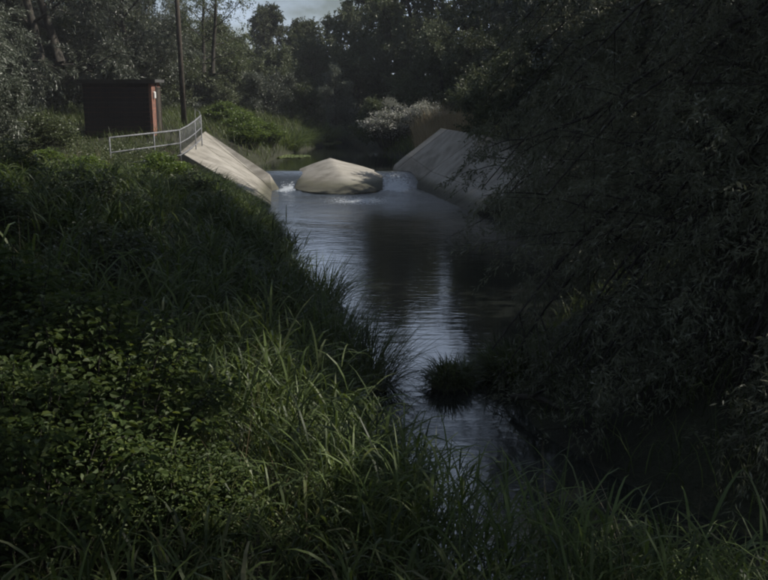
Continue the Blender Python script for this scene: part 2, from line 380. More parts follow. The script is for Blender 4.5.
class Blades:
    def __init__(s): s.V = []; s.Q = []; s.T = []; s.n = 0
    def add(s, *a, **k):
        V, q, t = blades(*a, **k); s.V.append(V); s.Q.append(q + s.n); s.T.append(t + s.n); s.n += len(V)
    def mesh(s, name): return np_mesh(name, np.vstack(s.V), [np.vstack(s.Q), np.vstack(s.T)])

def curve_pts(o, d, L, k, bend, rng, wig=0.08):
    P = [np.array(o, float)]; d = np.array(d, float); d /= np.linalg.norm(d)
    for i in range(k):
        P.append(P[-1] + d * L / k)
        d = d + np.array([0, 0, bend]) / k + rng.normal(size=3) * wig
        d /= np.linalg.norm(d)
    return np.array(P)

def along(P, u):
    s = u * (len(P) - 1); i = min(int(s), len(P) - 2); f = s - i
    return P[i] * (1 - f) + P[i + 1] * f, nrm(P[i + 1] - P[i])

def branch_out(mb, limbs, rng, n_sub, n_twig, sub_len, twig_len, droop, r_limb):
    """limbs (polylines) -> sub branches -> twigs; returns twig starts, directions, lengths"""
    S, D, Ls = [], [], []
    for P in limbs:
        LL = np.linalg.norm(np.diff(P, axis=0), axis=1).sum()
        mb.tube(P, r_limb * (0.4 + LL * 0.12), r_limb * 0.25, 5, caps=False)
        for j in range(n_sub):
            u = 0.22 + 0.78 * (j + rng.random()) / n_sub
            o, t = along(P, min(u, 0.999))
            side = nrm(np.cross(t, rng.normal(size=3)))
            d = nrm(t * rng.uniform(0.4, 1.0) + side * rng.uniform(0.5, 1.1) + np.array([0, 0, 0.15]))
            sl_ = sub_len * LL * (1.15 - 0.55 * u) * rng.uniform(0.6, 1.25)
            Q = curve_pts(o, d, sl_, 4, -droop * 0.6, rng, 0.12)
            mb.tube(Q, r_limb * 0.32, r_limb * 0.1, 3, caps=False)
            for k in range(n_twig):
                v = 0.12 + 0.88 * (k + rng.random()) / n_twig
                o2, t2 = along(Q, min(v, 0.999))
                d2 = t2 * rng.uniform(0.3, 1.0) + nrm(rng.normal(size=3)) * 0.9 + np.array([0, 0, -droop * 0.7])
                S.append(o2); D.append(d2 / np.linalg.norm(d2)); Ls.append(twig_len * rng.uniform(0.5, 1.3))
    return np.array(S), np.array(D), np.array(Ls)

def leaf_twigs(S, D, Ls, m, LL, LW, droop, rng, spread=0.05):
    n = len(S); u = rng.random((n, m)) ** 0.85
    C = S[:, None] + D[:, None] * (Ls[:, None] * u)[..., None]
    C[..., 2] -= droop * (Ls[:, None] * u) ** 2 * 0.6
    C = C + rng.normal(size=C.shape) * spread
    dd = D[:, None] * 0.8 + rng.normal(size=C.shape) * 0.65 - np.array([0, 0, droop * 0.35])
    k = n * m
    lv = Leaves(); sc = rng.uniform(0.6, 1.25, k)
    return C.reshape(-1, 3), dd.reshape(-1, 3), LL * sc, LW * sc

def crown_tree(seed, H, R, base, n_limb, n_sub, n_twig, m, LL, LW, droop=0.4, rtrunk=0.2, twig=0.8, lean=(0, 0), top_pt=0.5, sub_len=0.42, keep=None, stems=1, gap=0.0):
    """returns (trunk mesh, crown mesh) at the origin"""
    rng = np.random.default_rng(seed)
    mb = MB(); limbs = []; trunks = []
    for s_ in range(stems):
        off = np.array([rng.normal() * .25, rng.normal() * .25, 0]) * (stems > 1)
        k = 9; P = np.zeros((k, 3)); z = np.linspace(-0.25, H * 0.93, k); P[:, 2] = z
        sw = rng.normal(size=2) * (0.09 if stems == 1 else 0.2)
        P[:, 0] = off[0] + (lean[0] + sw[0]) * (z / H) ** 1.3 * H + np.cumsum(rng.normal(size=k) * 0.04 * H / 10)
        P[:, 1] = off[1] + (lean[1] + sw[1]) * (z / H) ** 1.3 * H + np.cumsum(rng.normal(size=k) * 0.04 * H / 10)
        rr = rtrunk * (1 - 0.86 * np.linspace(0, 1, k)) ; rr[0] *= 1.35
        tb = MB(); tb.tube(P, rr, n=8); trunks.append(tb.mesh('trunk', True))
        nl = n_limb // stems
        for i in range(nl):
            t = base + (0.99 - base) * (i + rng.random() * 0.8) / nl
            o, _ = along(P, min(t, 0.999))
            az = i * 2.39996 + rng.normal() * 0.35 + s_ * 1.3
            tt = (t - base) / (1 - base)
            prof = (math.sin(math.pi * (0.12 + 0.80 * tt ** (0.9))) ** 0.7) * (1 - top_pt * tt * 0.5)
            el = rad(8 + 55 * tt) + rng.normal() * 0.15
            L = max(R * prof * rng.uniform(0.75, 1.2), 0.4)
            d = [math.cos(az) * math.cos(el), math.sin(az) * math.cos(el), math.sin(el)]
            limbs.append(curve_pts(o, d, L, 6, 0.25 - droop * 0.8, rng, 0.10))
    S, D, Ls = branch_out(mb, limbs, rng, n_sub, n_twig, sub_len, twig, droop, rtrunk * 0.32)
    if gap > 0:
        kp = rng.random(len(S)) > gap; S, D, Ls = S[kp], D[kp], Ls[kp]
    C, dd, l_, w_ = leaf_twigs(S, D, Ls, m, LL, LW, droop, rng)
    if keep is not None:
        kp = keep(C); C, dd, l_, w_ = C[kp], dd[kp], l_[kp], w_[kp]
    lv = Leaves(); lv.diamonds(C, dd, l_, w_, rng, 0.1)
    bm_ = mb.mesh('branches', True)
    for t_ in trunks + [bm_]: t_.materials.append(M['bark'])
    return trunks, bm_, lv.mesh('crown')

def place_tree(name, form, x, y, label, cat='tree', rz=0.0, sc=1.0, group=None):
    """thing > trunk(s), branches, crown"""
    e = empty(name, (x, y, float(ground(x, y)) - 0.03), rz, sc); tag(e, label, cat, group)
    for tm in form[0]: link('trunk', tm, None, e)
    tag(link('branches', form[1], None, e), kind='stuff'); c = tag(link('crown', form[2], None, e), kind='stuff')
    if len(form) > 3: own_mat(c, form[3])
    return e

# sun flecks: openings in the canopy that let the sun through to these spots
S3 = np.array(SUN)
FLECKS = [(pix(245, 405, 1.9), 0.95), (pix(185, 440, 1.9), 0.7), (pix(120, 345, 2.6), 0.75), (pix(300, 370, 1.6), 0.7), (pix(455, 190, 0.6), 0.55),
          (np.array([-3.0, 37.3, 0.6]), 1.75), (np.array([-3.1, 33.5, 0.0]), 1.5), (np.array([-2.6, 30.0, 0.0]), 1.1), (np.array([-2.0, 26.5, 0.0]), 0.8), (np.array([-7.0, 23.5, 2.2]), 2.2), (np.array([-5.2, 20.5, 2.2]), 1.3), (np.array([-8.3, 19.5, 2.4]), 1.3), (pix(235, 490, 1.5), 0.4), (pix(330, 400, 1.6), 0.5), (np.array([-6.3, 35.5, 1.3]), 2.6), (np.array([-9.8, 39, 3.2]), 2.0)]
def flecks_keep(base, rz=0.0):
    b = np.asarray(base, float); c, s = math.cos(rz), math.sin(rz)
    def f(C):
        Wd = np.stack([C[:, 0] * c - C[:, 1] * s, C[:, 0] * s + C[:, 1] * c, C[:, 2]], -1) + b
        ok = np.ones(len(C), bool)
        for p, r in FLECKS:
            v = Wd - p; t = v @ S3; d = np.linalg.norm(v - t[:, None] * S3, axis=1)
            ok &= ~((d < r) & (t > 0))
        return ok
    return f

# ------------------------------------------------------------------ weir
def apron(name, stations, label, splits, rows=None):
    """stations: rows of [top, mid, toe, foot]; one concrete slab per bay"""
    root = empty(name, tuple(stations[0][2])); tag(root, label, 'weir apron'); o0 = np.array(stations[0][2])
    ST = np.array(stations, float)                       # (ns, 4, 3)
    k = np.linspace(0, 1, len(ST))
    def at(u): return np.stack([[np.interp(u, k, ST[:, r, c]) for c in range(3)] for r in range(ST.shape[1])])
    for i in range(len(splits) - 1):
        a = at(splits[i] + (0.0015 if i else 0)); b = at(splits[i + 1] - (0.0015 if i < len(splits) - 2 else 0))
        for r0, r1 in (rows or [(0, len(ST[0]))]):
          slab_piece(root, o0, a[r0:r1], b[r0:r1], 0.004 * ((i * 7 + r0) % 3 - 1))
    return root
def slab_piece(root, o0, a, b, dz):
    A = a + [0, 0, dz] - o0; B = b + [0, 0, dz] - o0; dn = np.array([0, 0, -0.35])
    m = len(A); V = np.vstack([A, B, A + dn, B + dn]); Q = []
    for j in range(m - 1):
        Q += [[j, m + j, m + j + 1, j + 1], [2 * m + j, 2 * m + j + 1, 3 * m + j + 1, 3 * m + j]]
        Q += [[j, j + 1, 2 * m + j + 1, 2 * m + j], [m + j, 3 * m + j, 3 * m + j + 1, m + j + 1]]
    Q += [[0, 2 * m, 3 * m, m], [m - 1, 2 * m - 1, 4 * m - 1, 3 * m - 1]]
    s = link('slab', np_mesh('slab', V, [np.array(Q)]), M['concrete'], root)
    bv = s.modifiers.new('edge', 'BEVEL'); bv.width = 0.03; bv.segments = 2

T1, T2, T3 = pix(205, 131, 2.18), pix(270, 174, 0.62), pix(279, 188, 0.04)
T6, T5 = pix(180, 152, 1.68), pix(271, 207, 0.0)
TM = pix(271, 191, 0.03)
T4top = T1 * 0.55 + T6 * 0.45
def st(top, toe, f=0.86, h=0.06):
    mid = top * (1 - f) + toe * f; mid[2] += h
    return [top, mid, toe, toe + np.array([0.12, -0.05, -0.6])]
lw = [[T1, T2, T3, T3 + [0.1, 0, -0.6]], st(T1 * .88 + T6 * .12, TM), st(T4top, TM * .5 + T5 * .5), st(T6, T5)]
apron('weir_apron', lw, 'pale sunlit concrete apron sloping down from the railing to the river', [0, 0.30, 0.62, 1.0])
R1, R2 = pix(394, 165, 0.72), pix(441, 128, 2.35)
def rtoe(px, py): return pix(px, py, 0.0)
rw = []
for tp, toe in ((R2, None), (np.array([3.9, 36.8, 2.25]), rtoe(413, 186)), (np.array([5.1, 33.2, 2.0]), rtoe(446, 201)), (np.array([6.1, 29.2, 1.9]), rtoe(474, 214))):
    if toe is None: toe = R1.copy()
    mid = tp * 0.28 + toe * 0.72; mid[2] += 0.03
    rw.append([tp, mid, mid + [-0.008, 0, -0.008], toe, toe + np.array([-0.3, -0.35, -0.9])])
apron('weir_apron', rw, 'shaded concrete apron under the overhanging trees, opposite the railing', [0, 0.06, 0.33, 0.66, 1.0], rows=[(0, 2), (2, 5)])

# centre pier of the weir
nx_, nt_ = 33, 13; us = np.linspace(0, 1, nx_); GX = -3.72 + us * 3.66
crest = np.interp(GX, [-3.72, -3.4, -2.35, -0.5, -0.06], [0.66, 0.76, 1.10, 0.70, 0.58]); toe = np.interp(GX, [-3.72, -3.5, -3.1, -2.5, -1.25, -0.6, -0.06], [37.2, 36.5, 35.9, 35.5, 35.25, 35.7, 36.9])
rows_ = []
for t in np.linspace(0, 1, nt_):            # toe -> crest; the ridge runs from the front corner up to the peak of the crest
    rx = -1.3 + (-2.35 + 1.3) * t
    lat = np.where(GX < rx, 1.10 - 0.50 * (rx - GX) / 1.4, 1.10 - 0.62 * (GX - rx) / 2.2) if t > 0 else crest
    rows_.append(np.stack([GX, toe + (39.7 - toe) * t, 0.04 + (lat - 0.04) * t ** 0.95], -1))
crest = rows_[-1][:, 2].copy()
for t in (0.3, 0.65, 1.0): rows_.append(np.stack([GX, 39.7 + 2.6 * t + 0 * GX, crest + (0.2 - crest) * t], -1))
top = np.array(rows_); top[..., 2] += 0.015 * np.sin(top[..., 0] * 3.1 + top[..., 1] * 1.7)
bot = top.copy(); bot[..., 2] = -0.6; nr = len(rows_); V = np.concatenate([top.reshape(-1, 3), bot.reshape(-1, 3)]); off = nr * nx_
Q = [[r * nx_ + c, r * nx_ + c + 1, (r + 1) * nx_ + c + 1, (r + 1) * nx_ + c] for r in range(nr - 1) for c in range(nx_ - 1)]
edge = [c for c in range(nx_)] + [r * nx_ + nx_ - 1 for r in range(1, nr)] + [(nr - 1) * nx_ + c for c in range(nx_ - 2, -1, -1)] + [r * nx_ for r in range(nr - 2, 0, -1)]
Q += [[edge[k], edge[k] + off, edge[(k + 1) % len(edge)] + off, edge[(k + 1) % len(edge)]] for k in range(len(edge))]
c0 = np.array([-1.9, 37.5, 0.0])
pier = link('weir_pier', np_mesh('weir_pier', V - c0, [np.array(Q)], True), M['concrete'], None, tuple(c0))
pier.data.set_sharp_from_angle(angle=rad(26))
bv = pier.modifiers.new('edge', 'BEVEL'); bv.width = 0.035; bv.segments = 3; bv.angle_limit = rad(26)
tag(pier, 'low hipped concrete block standing mid-river between the two weir channels', 'weir')

# ------------------------------------------------------------------ hut, pole, railing
hz = float(ground(-11.2, 40.3)) - 0.05
hut = empty('brick_hut', (-9.84, 39.0, hz), rad(5)); tag(hut, 'small flat roofed brick hut beside the pole', 'hut')
hw, hd, hh = 2.85, 2.3, 4.30 - hz
b = MB(); b.box((-hw / 2, hd / 2, hh / 2), (hw, hd, hh)); b.build('wall', M['brick'], hut)
b = MB(); b.box((-hw / 2 + 0.02, hd / 2, hh + 0.063), (hw + 0.34, hd + 0.36, 0.12)); rf = b.build('roof', M['felt'], hut)
b = MB(); b.box((-hw / 2 + 0.02, -0.195, hh + 0.045), (hw + 0.36, 0.025, 0.17)); b.build('fascia', M['wood'], rf)
bw = hh / 11; bmsh = MB(); bmsh.box((0, 0, 0), (hw - 0.12, 0.03, bw - 0.012)); bmsh = bmsh.mesh('board'); bmsh.materials.append(M['dark_board'])  # near-black board facing added over the brick to darken the hut front
for i in range(11): link('board', bmsh, None, hut, (-hw / 2 - 0.05, -0.017 - 0.003 * (i % 2), bw * (i + 0.5)))
b = MB(); b.box((0.022, 1.62, 1.0), (0.05, 0.86, 1.98)); dr_ = b.build('door', M['wood'], hut)
b = MB()
for yy in (1.16, 2.08): b.box((0.03, yy, 1.01), (0.075, 0.06, 2.03))
b.box((0.03, 1.62, 2.03), (0.075, 0.98, 0.06)); b.build('door_frame', M['wood'], dr_)
b = MB(); b.tube([(0.05, 1.3, 1.0), (0.1, 1.3, 1.0), (0.1, 1.42, 1.0)], 0.012); b.build('handle', M['galv'], dr_)
b = MB(); b.box((0.06, 0.38, 1.72), (0.1, 0.2, 0.3)); lm = b.build('wall_lamp', M['paintwhite'], hut)
lm.modifiers.new('edge', 'BEVEL').width = 0.03
b = MB(); b.tube([(0.035, 0.98, 0), (0.035, 0.98, hh - 0.02)], 0.028, n=8); b.build('downpipe', M['felt'], hut)

px_, py_ = -9.6, 44.0
gz = float(ground(px_, py_))
pole = empty('utility_pole', (px_, py_, gz - 0.05)); tag(pole, 'tall dark timber utility pole rising behind the railing', 'pole')
b = MB(); b.tube([(0, 0, -0.5), (-0.05, 0, 4), (-0.12, 0, 9.4)], 0.135, 0.10, 12); b.build('shaft', M['wood'], pole, True)
b = MB(); b.box((-0.12, -0.02, 9.0), (1.5, 0.1, 0.12)); ca = b.build('crossarm', M['wood'], pole)
for xx in (-0.75, -0.3, 0.45):
    b = MB(); b.tube([(xx, -0.02, 9.06), (xx, -0.02, 9.13), (xx, -0.02, 9.16), (xx, -0.02, 9.24)], [0.02, 0.055, 0.03, 0.05], n=8); b.build('insulator', M['paintwhite'], ca, True)

rail = empty('tube_railing', (-7.6, 34.0, float(ground(-7.6, 34)))); ro = np.array(rail.location)
tag(rail, 'galvanised tube railing with a barred panel at the head of the pale apron', 'railing')
def tube_part(name, P, r, n=8): 
    b = MB(); b.tube(np.array(P) - ro, r, n=n); return b.build(name, M['galv'], rail, True)
def post(x, y, ztop, r=0.023):
    z0 = float(ground(x, y)) - 0.25
    tube_part('post', [(x, y, z0), (x, y, ztop + 0.02)], r)
def railz(z, P): return [(x, y, zz + z) for x, y, zz in P]
secA = [(-8.95, 29.7, 2.52), (-8.15, 32.3, 2.54), (-7.62, 34.0, 2.56)]
secB = [(-7.62, 34.0, 2.56), (-7.58, 35.3, 2.66), (-7.55, 36.5, 2.80), (-7.52, 37.6, 2.97)]
secC = [(-7.52, 37.6, 2.93), (-7.3, 39.4, 2.86), (-7.15, 41.2, 2.80)]
secD = [(-7.52, 37.6, 2.97), (-8.1, 40.2, 3.05), (-8.7, 42.2, 3.12)]
for i, (sec, offs) in enumerate(((secA, (0, -0.48, -0.92)), (secB, (0, -0.48, -0.92)), (secD, (0, -0.4)))):
    for o_ in offs: tube_part('rail', railz(o_, sec), (0.024 if o_ else 0.030) * (1 if i < 2 else 0.5))
for (x, y, z) in (secA[0], secA[1], secA[2], secB[2], secB[3]): post(x, y, z)
for (x, y, z) in (secD[2],): post(x, y, z, 0.011)
for j in range(22):
    t = (j + 0.5) / 22; pz = [np.interp(t, np.linspace(0, 1, 4), [p[c] for p in secB]) for c in range(3)]
    tube_part('bar', [(pz[0], pz[1], pz[2] - 0.92), (pz[0], pz[1], pz[2])], 0.009, 5)

# ------------------------------------------------------------------ shared tree forms
WIL_A = crown_tree(11, 13, 5.2, 0.04, 24, 12, 9, 32, 0.20, 0.05, 0.55, 0.28, 0.9)
WIL_B = crown_tree(12, 11, 4.6, 0.04, 22, 12, 9, 32, 0.20, 0.05, 0.6, 0.24, 0.9, stems=2)
BRD_A = crown_tree(21, 12, 4.8, 0.05, 24, 11, 8, 28, 0.20, 0.12, 0.30, 0.28, 0.8)
BRD_B = crown_tree(22, 10, 4.2, 0.03, 22, 11, 8, 28, 0.20, 0.12, 0.25, 0.22, 0.8)
ASH = crown_tree(31, 12, 2.7, 0.22, 18, 8, 6, 12, 0.12, 0.05, 0.25, 0.15, 0.6, top_pt=0.3)
BUSH_A = crown_tree(41, 3.2, 1.9, 0.02, 24, 9, 8, 18, 0.11, 0.06, 0.25, 0.07, 0.45, stems=4)
BUSH_B = crown_tree(42, 2.6, 1.8, 0.02, 24, 9, 8, 18, 0.13, 0.04, 0.45, 0.06, 0.45, stems=4)

WM, DW, BM_, FM = (M['bark'], M['willow']), (M['bark'], M['willow2']), (M['bark'], M['broad']), (M['bark'], M['far'])
# the same form in another leaf colour: the mesh is shared, the material sits on the object
def recolour(pair, mat): return tuple(pair) + (mat,)
def own_mat(o, mat):
    o.material_slots[0].link = 'OBJECT'; o.material_slots[0].material = mat
for pr, mats in ((WIL_A, WM), (WIL_B, WM), (BRD_A, BM_), (BRD_B, BM_), (ASH, BM_), (BUSH_A, BM_), (BUSH_B, WM)):
    pr[2].materials.append(mats[1])
WIL_D = recolour(WIL_A, M['willow2']); BRD_F = recolour(BRD_A, M['far']); BRD_G = recolour(BRD_B, M['far']); WIL_F = recolour(WIL_B, M['far'])
def T(name, pair, x, y, label, rz=0.0, sc=1.0, cat='tree', group=None):
    return place_tree(name, pair, x, y, label, cat, rz, sc, group)

# left bank, behind the hut
T('willow_tree', WIL_A, -18.5, 36.5, 'grey-green willow left of the hut, with boughs down to the grass', 0.3, 0.95)
T('willow_tree', WIL_B, -16.8, 47.5, 'tall silvery willow directly behind the brick hut', 1.9, 1.3)
T('willow_tree', WIL_A, -14.3, 52.5, 'silvery willow between the brick hut and the utility pole', 2.9, 0.85)
T('willow_tree', WIL_B, -21.5, 44, 'broad grey willow behind the one with boughs down to the grass', 4.0, 1.25)
T('willow_tree', WIL_D, -25, 55, 'dark willow deep behind the hut', 0.9, 1.2)
T('willow_tree', WIL_D, -18.6, 61, 'dark willow filling the gap behind the utility pole', 5.0, 1.1)
T('ash_tree', ASH, -9.55, 50.5, 'slender airy tree with a thin bare stem right of the pole', 0.4, 1.0)
T('ash_tree', ASH, -11.2, 57.5, 'second thin airy tree standing behind the slender one', 2.4, 1.05)
# far line under the patch of sky
for pair, x, y, sc, rz, lab in (
    (BRD_F, -15.6, 74, 0.5, 0.2, 'rounded dark tree in the far line, behind the slender airy tree'),
    (BRD_G, -12.9, 80, 0.72, 1.4, 'bushy far tree just left of the patch of sky'),
    (BRD_F, -9.7, 84, 0.76, 2.2, 'far tree with the highest crown under the patch of sky'),
    (BRD_G, -7.0, 78, 0.72, 3.6, 'low far tree under the middle of the patch of sky'),
    (BRD_F, -4.6, 82, 0.70, 4.4, 'far tree at the end of the patch of sky, beside the overhanging branches'),
    (WIL_F, -19.0, 70, 0.95, 5.1, 'far willow behind the hut roof line'),
    (BRD_F, -24.0, 78, 1.1, 0.6, 'large dark far tree deep behind the willows')):
    T('far_tree', pair, x, y, lab, rz, sc)
T('willow_tree', WIL_B, -3.5, 64, 'small pale willow at the head of the upper pool', 0.7, 0.46)
T('willow_tree', WIL_B, -6.4, 68, 'small dull willow left of the pale one above the pool', 2.7, 0.42)
# right bank upstream
T('broadleaf_tree', BRD_A, 3.4, 70.5, 'tall dark tree whose branches reach into the patch of sky', 1.0, 1.08)
T('broadleaf_tree', BRD_B, 7.2, 62, 'dark bushy tree behind the white flowered bush', 2.0, 1.2)
T('broadleaf_tree', BRD_A, -0.6, 74, 'dark tree seen past the small pale willow', 3.2, 1.05)
T('broadleaf_tree', BRD_B, 14.5, 58, 'dark tree on the far right bank beyond the shaded apron', 4.1, 1.4)
T('broadleaf_tree', BRD_A, 11, 68, 'large dark tree far back on the right bank', 5.0, 1.4)
T('broadleaf_tree', BRD_B, 17.5, 45, 'dark tree in the wood behind the shaded apron', 5.8, 1.4)
T('broadleaf_tree', BRD_A, 20, 58, 'tree deep in the wood of the right bank', 0.1, 1.4)
T('willow_tree', WIL_D, 7.3, 46.5, 'dark willow above the shaded apron', 1.2, 0.62)

# thicket under the far trees
BUSH_T = recolour(BUSH_A, M['far'])
rt = np.random.default_rng(77)
for x, y, sc in ((-24, 50, 1.6), (-20.5, 52.5, 1.5), (-17.5, 54, 1.5), (-14.5, 56, 1.6), (-13.2, 64, 1.5), (-10.6, 63, 1.3), (-8.2, 66, 1.5), (-9.6, 71, 1.7), (-5.5, 73, 1.6), (-2.2, 69, 1.5), (-13.5, 69, 1.8),
                 (1.2, 66, 1.7), (4.0, 56, 1.5), (5.2, 53.5, 1.3), (8.2, 54.5, 1.7), (11, 58, 1.9), (14.5, 50, 2.0), (18, 52, 2.0), (13.2, 43.5, 1.7), (16.5, 39, 1.7), (9.5, 50, 1.5)):
    T('thicket_bush', BUSH_T, x, y, 'dark bush in the thicket at the foot of the far trees', rt.uniform(0, 6), sc, 'bush', 'thicket bushes under the far trees')
for x, y, sc, lab in ((4.7, 38.2, 0.95, 'dark bush at the upstream corner of the shaded apron'), (5.3, 35.4, 1.1, 'dark bush above the middle of the shaded apron'), (6.3, 32.4, 1.15, 'dark bush above the downstream end of the shaded apron'), (8.4, 41.5, 1.2, 'dark bush behind the one at the corner of the shaded apron')):
    T('bank_bush', BUSH_T, x, y, lab, x * 2, sc, 'bush')
lv = Leaves(); n = 34000; xx = rt.uniform(-75, 75, n); hh_ = 5.6 + 1.6 * np.sin(xx * .31) + 1.1 * np.sin(xx * .83 + 1) + np.clip(xx - 2, 0, 8) * 0.8 + np.clip(-20 - xx, 0, 6) * .6
yy = 97 + rt.uniform(-4, 6, n) + 0.02 * xx ** 2 * 0; zz = rt.random(n) ** 0.8
lv.diamonds(np.stack([xx, yy, ground(xx, yy) + zz * hh_ + rt.normal(size=n) * .3], -1), rt.normal(size=(n, 3)) + [0, 0, -.3], rt.uniform(.35, .7, n), rt.uniform(.2, .42, n), rt)
tag(link('distant_wood', lv.mesh('distant_wood'), M['far']), 'distant wood closing the view behind all the trees', 'wood', kind='stuff')

# big willows of the right bank: the canopy that shades the river
def big_willow(seed, x, y, H, R, label, base=0.12, lean=(-0.06, 0), LL=0.19, LW=0.062, m=24, name='willow_tree', n_limb=26):
    z = float(ground(x, y))
    pr = crown_tree(seed, H, R, base, n_limb, 13, 9, m, LL, LW, 0.55, 0.42, 1.0, lean=lean, keep=flecks_keep((x, y, z)))
    pr[2].materials.append(M['willow2'])
    return T(name, pr, x, y, label)
big_willow(101, 8.9, 32.0, 14, 6.0, 'big dark willow spreading over the shaded apron', lean=(-0.08, 0), m=30)
big_willow(102, 10.8, 22.5, 19, 6.3, 'tallest dark willow leaning over the middle of the river', lean=(-0.03, 0))
W103 = big_willow(103, 10.5, 15.0, 19, 6.3, 'dark willow behind the bare hooked branch', lean=(-0.03, 0))
big_willow(104, 10.0, 7.5, 16, 6.0, 'dark willow by the nearest bend of the river')
big_willow(105, 14.5, 1.0, 17, 6.5, 'unseen willow added beside the viewpoint to shade the near bank')  # out of view, added to shade the near foreground
T('willow_tree', WIL_D, 17.5, 26, 'dark willow in the second row of the right bank wood', 0.8, 1.3)
T('willow_tree', WIL_D, 17.5, 14, 'second row willow behind the bare hooked branch', 2.8, 1.35)

# near willow: boughs hanging over the water from the right bank
def near_boughs(seed, base, targets, label, H, m, LL, LW, r=0.26, n_sub=13, n_twig=10):
    rng = np.random.default_rng(seed); bx, by = base; gz = float(ground(bx, by)); o0 = np.array([bx, by, gz])
    mb = MB(); tr = curve_pts((0, 0, -0.3), (-0.12, 0.02, 1), H, 8, 0.1, rng, 0.05)
    tb = MB(); tb.tube(tr, np.linspace(r * 1.2, r * 0.25, len(tr)), n=9)
    limbs = []
    for (px, py, d, u) in targets:
        e = pix(px, py, dist=d) - o0; s, _ = along(tr, u)
        k = 9; t = np.linspace(0, 1, k)[:, None]
        ctrl = (s + e) / 2 + np.array([0, 0, 0.28 * np.linalg.norm(e - s)])
        P = s * (1 - t) ** 2 + 2 * ctrl * t * (1 - t) + e * t ** 2 + rng.normal(size=(k, 3)) * 0.07 * np.sin(np.pi * t)
        limbs.append(P)
    S, D, Ls = branch_out(mb, limbs, rng, n_sub, n_twig, 0.27, 0.62, 0.55, r * 0.17)
    C, dd, l_, w_ = leaf_twigs(S, D, Ls, m, LL, LW, 0.6, rng, 0.035)
    Wd = C + o0; kp = flecks_keep(o0)(C) & (Wd[:, 2] > np.where(Wd[:, 0] < xr(Wd[:, 1]), 0.06, ground(Wd[:, 0], Wd[:, 1]) + 0.03))
    lv = Leaves(); lv.diamonds(C[kp], dd[kp], l_[kp], w_[kp], rng, 0.1)
    e = empty('willow_tree', tuple(o0)); tag(e, label, 'tree')
    link('trunk', tb.mesh('trunk', True), M['bark'], e); tag(link('branches', mb.mesh('branches', True), M['bark'], e), kind='stuff'); tag(link('crown', lv.mesh('crown'), M['willow_near'], e), kind='stuff')
rn = np.random.default_rng(9); tg1 = []; tg2 = []
for py in range(120, 511, 48):
    for px in range(548, 830, 50):
        if py > 330 + (px - 480) * 0.62: continue
        d = np.interp(py, [100, 300, 400, 500], [14.2, 13.2, 11.4, 8.4]) + rn.normal() * 0.5 - max(px - 700, 0) * 0.008
        tg1.append((px + rn.normal() * 14, py + rn.normal() * 14, d, np.interp(py, [100, 300, 500], [.85, .5, .25]) + rn.normal() * .06))
for py in range(60, 320, 40):
    for px in range(492, 640, 44):
        if py > 150 and px < 484 + (235 - py) * 0.0: continue
        if py > 235 + (px - 484) * 0.75: continue
        tg2.append((px + rn.normal() * 10, py + rn.normal() * 10, np.interp(py, [60, 200, 320], [22.5, 22.5, 18.0]) + rn.normal() * .7, np.interp(py, [60, 300], [.9, .3])))
low = [(500, 390, 12.0), (540, 412, 11.2), (580, 430, 10.5), (620, 452, 9.9), (660, 472, 9.4), (700, 488, 9.0), (740, 500, 8.7), (785, 512, 8.5)]
for k_, (px, py, d) in enumerate(low):
    for dy in (0, -30, -62): tg1.append((px + rn.normal() * 10 + dy * -.1, py + dy + rn.normal() * 6, d + 0.15 - dy * .004, 0.5 + rn.random() * .15))
tg2 += [(488, 205, 25.5, .35), (480, 222, 25, .3), (497, 180, 26.5, .5)]
near_boughs(201, (7.6, 12.5), tg1, 'near willow trailing pale-tipped boughs low over the dark water', 6.5, 42, 0.088, 0.019, n_sub=9, n_twig=8)
near_boughs(202, (8.0, 20.5), tg2, 'leaning willow whose boughs hide the end of the shaded apron', 8.0, 38, 0.115, 0.028, n_sub=9, n_twig=8)
# the bare hooked branch hanging in front of the dark wood belongs to the willow behind it
rb = np.random.default_rng(5); ow = np.array(W103.location)
P = [np.array([10.2, 15.0, 8.4])] + [pix(*p, dist=d) for p, d in (((735, -40), 14.6), ((690, 20), 14.4), ((655, 60), 14.2), ((620, 95), 14.0), ((590, 116), 13.9), ((560, 127), 13.8), ((530, 138), 13.8), ((500, 152), 13.9))]
P = np.array(P) - ow
b = MB(); b.tube(P, np.linspace(0.06, 0.008, len(P)), n=7)
for u, L_ in ((.35, 1.3), (.45, 1.0), (.55, 1.4), (.62, .9), (.7, 1.1), (.8, .8), (.88, .7)):
    o_, t_ = along(P, u); d_ = nrm(t_ + np.array([rb.normal() * .6, rb.normal() * .4, rb.uniform(-.9, .3)]))
    Q_ = curve_pts(o_, d_, L_, 5, -0.3, rb, 0.15); b.tube(Q_, 0.014, 0.004, 4, caps=False)
    for v in (.4, .7):
        o2, t2 = along(Q_, v); b.tube(curve_pts(o2, nrm(t2 + rb.normal(size=3) * .6), L_ * .4, 4, -0.2, rb, .15), 0.006, 0.003, 3, caps=False)
tag(b.build('bare_branch', M['bark'], W103, True), kind='stuff')
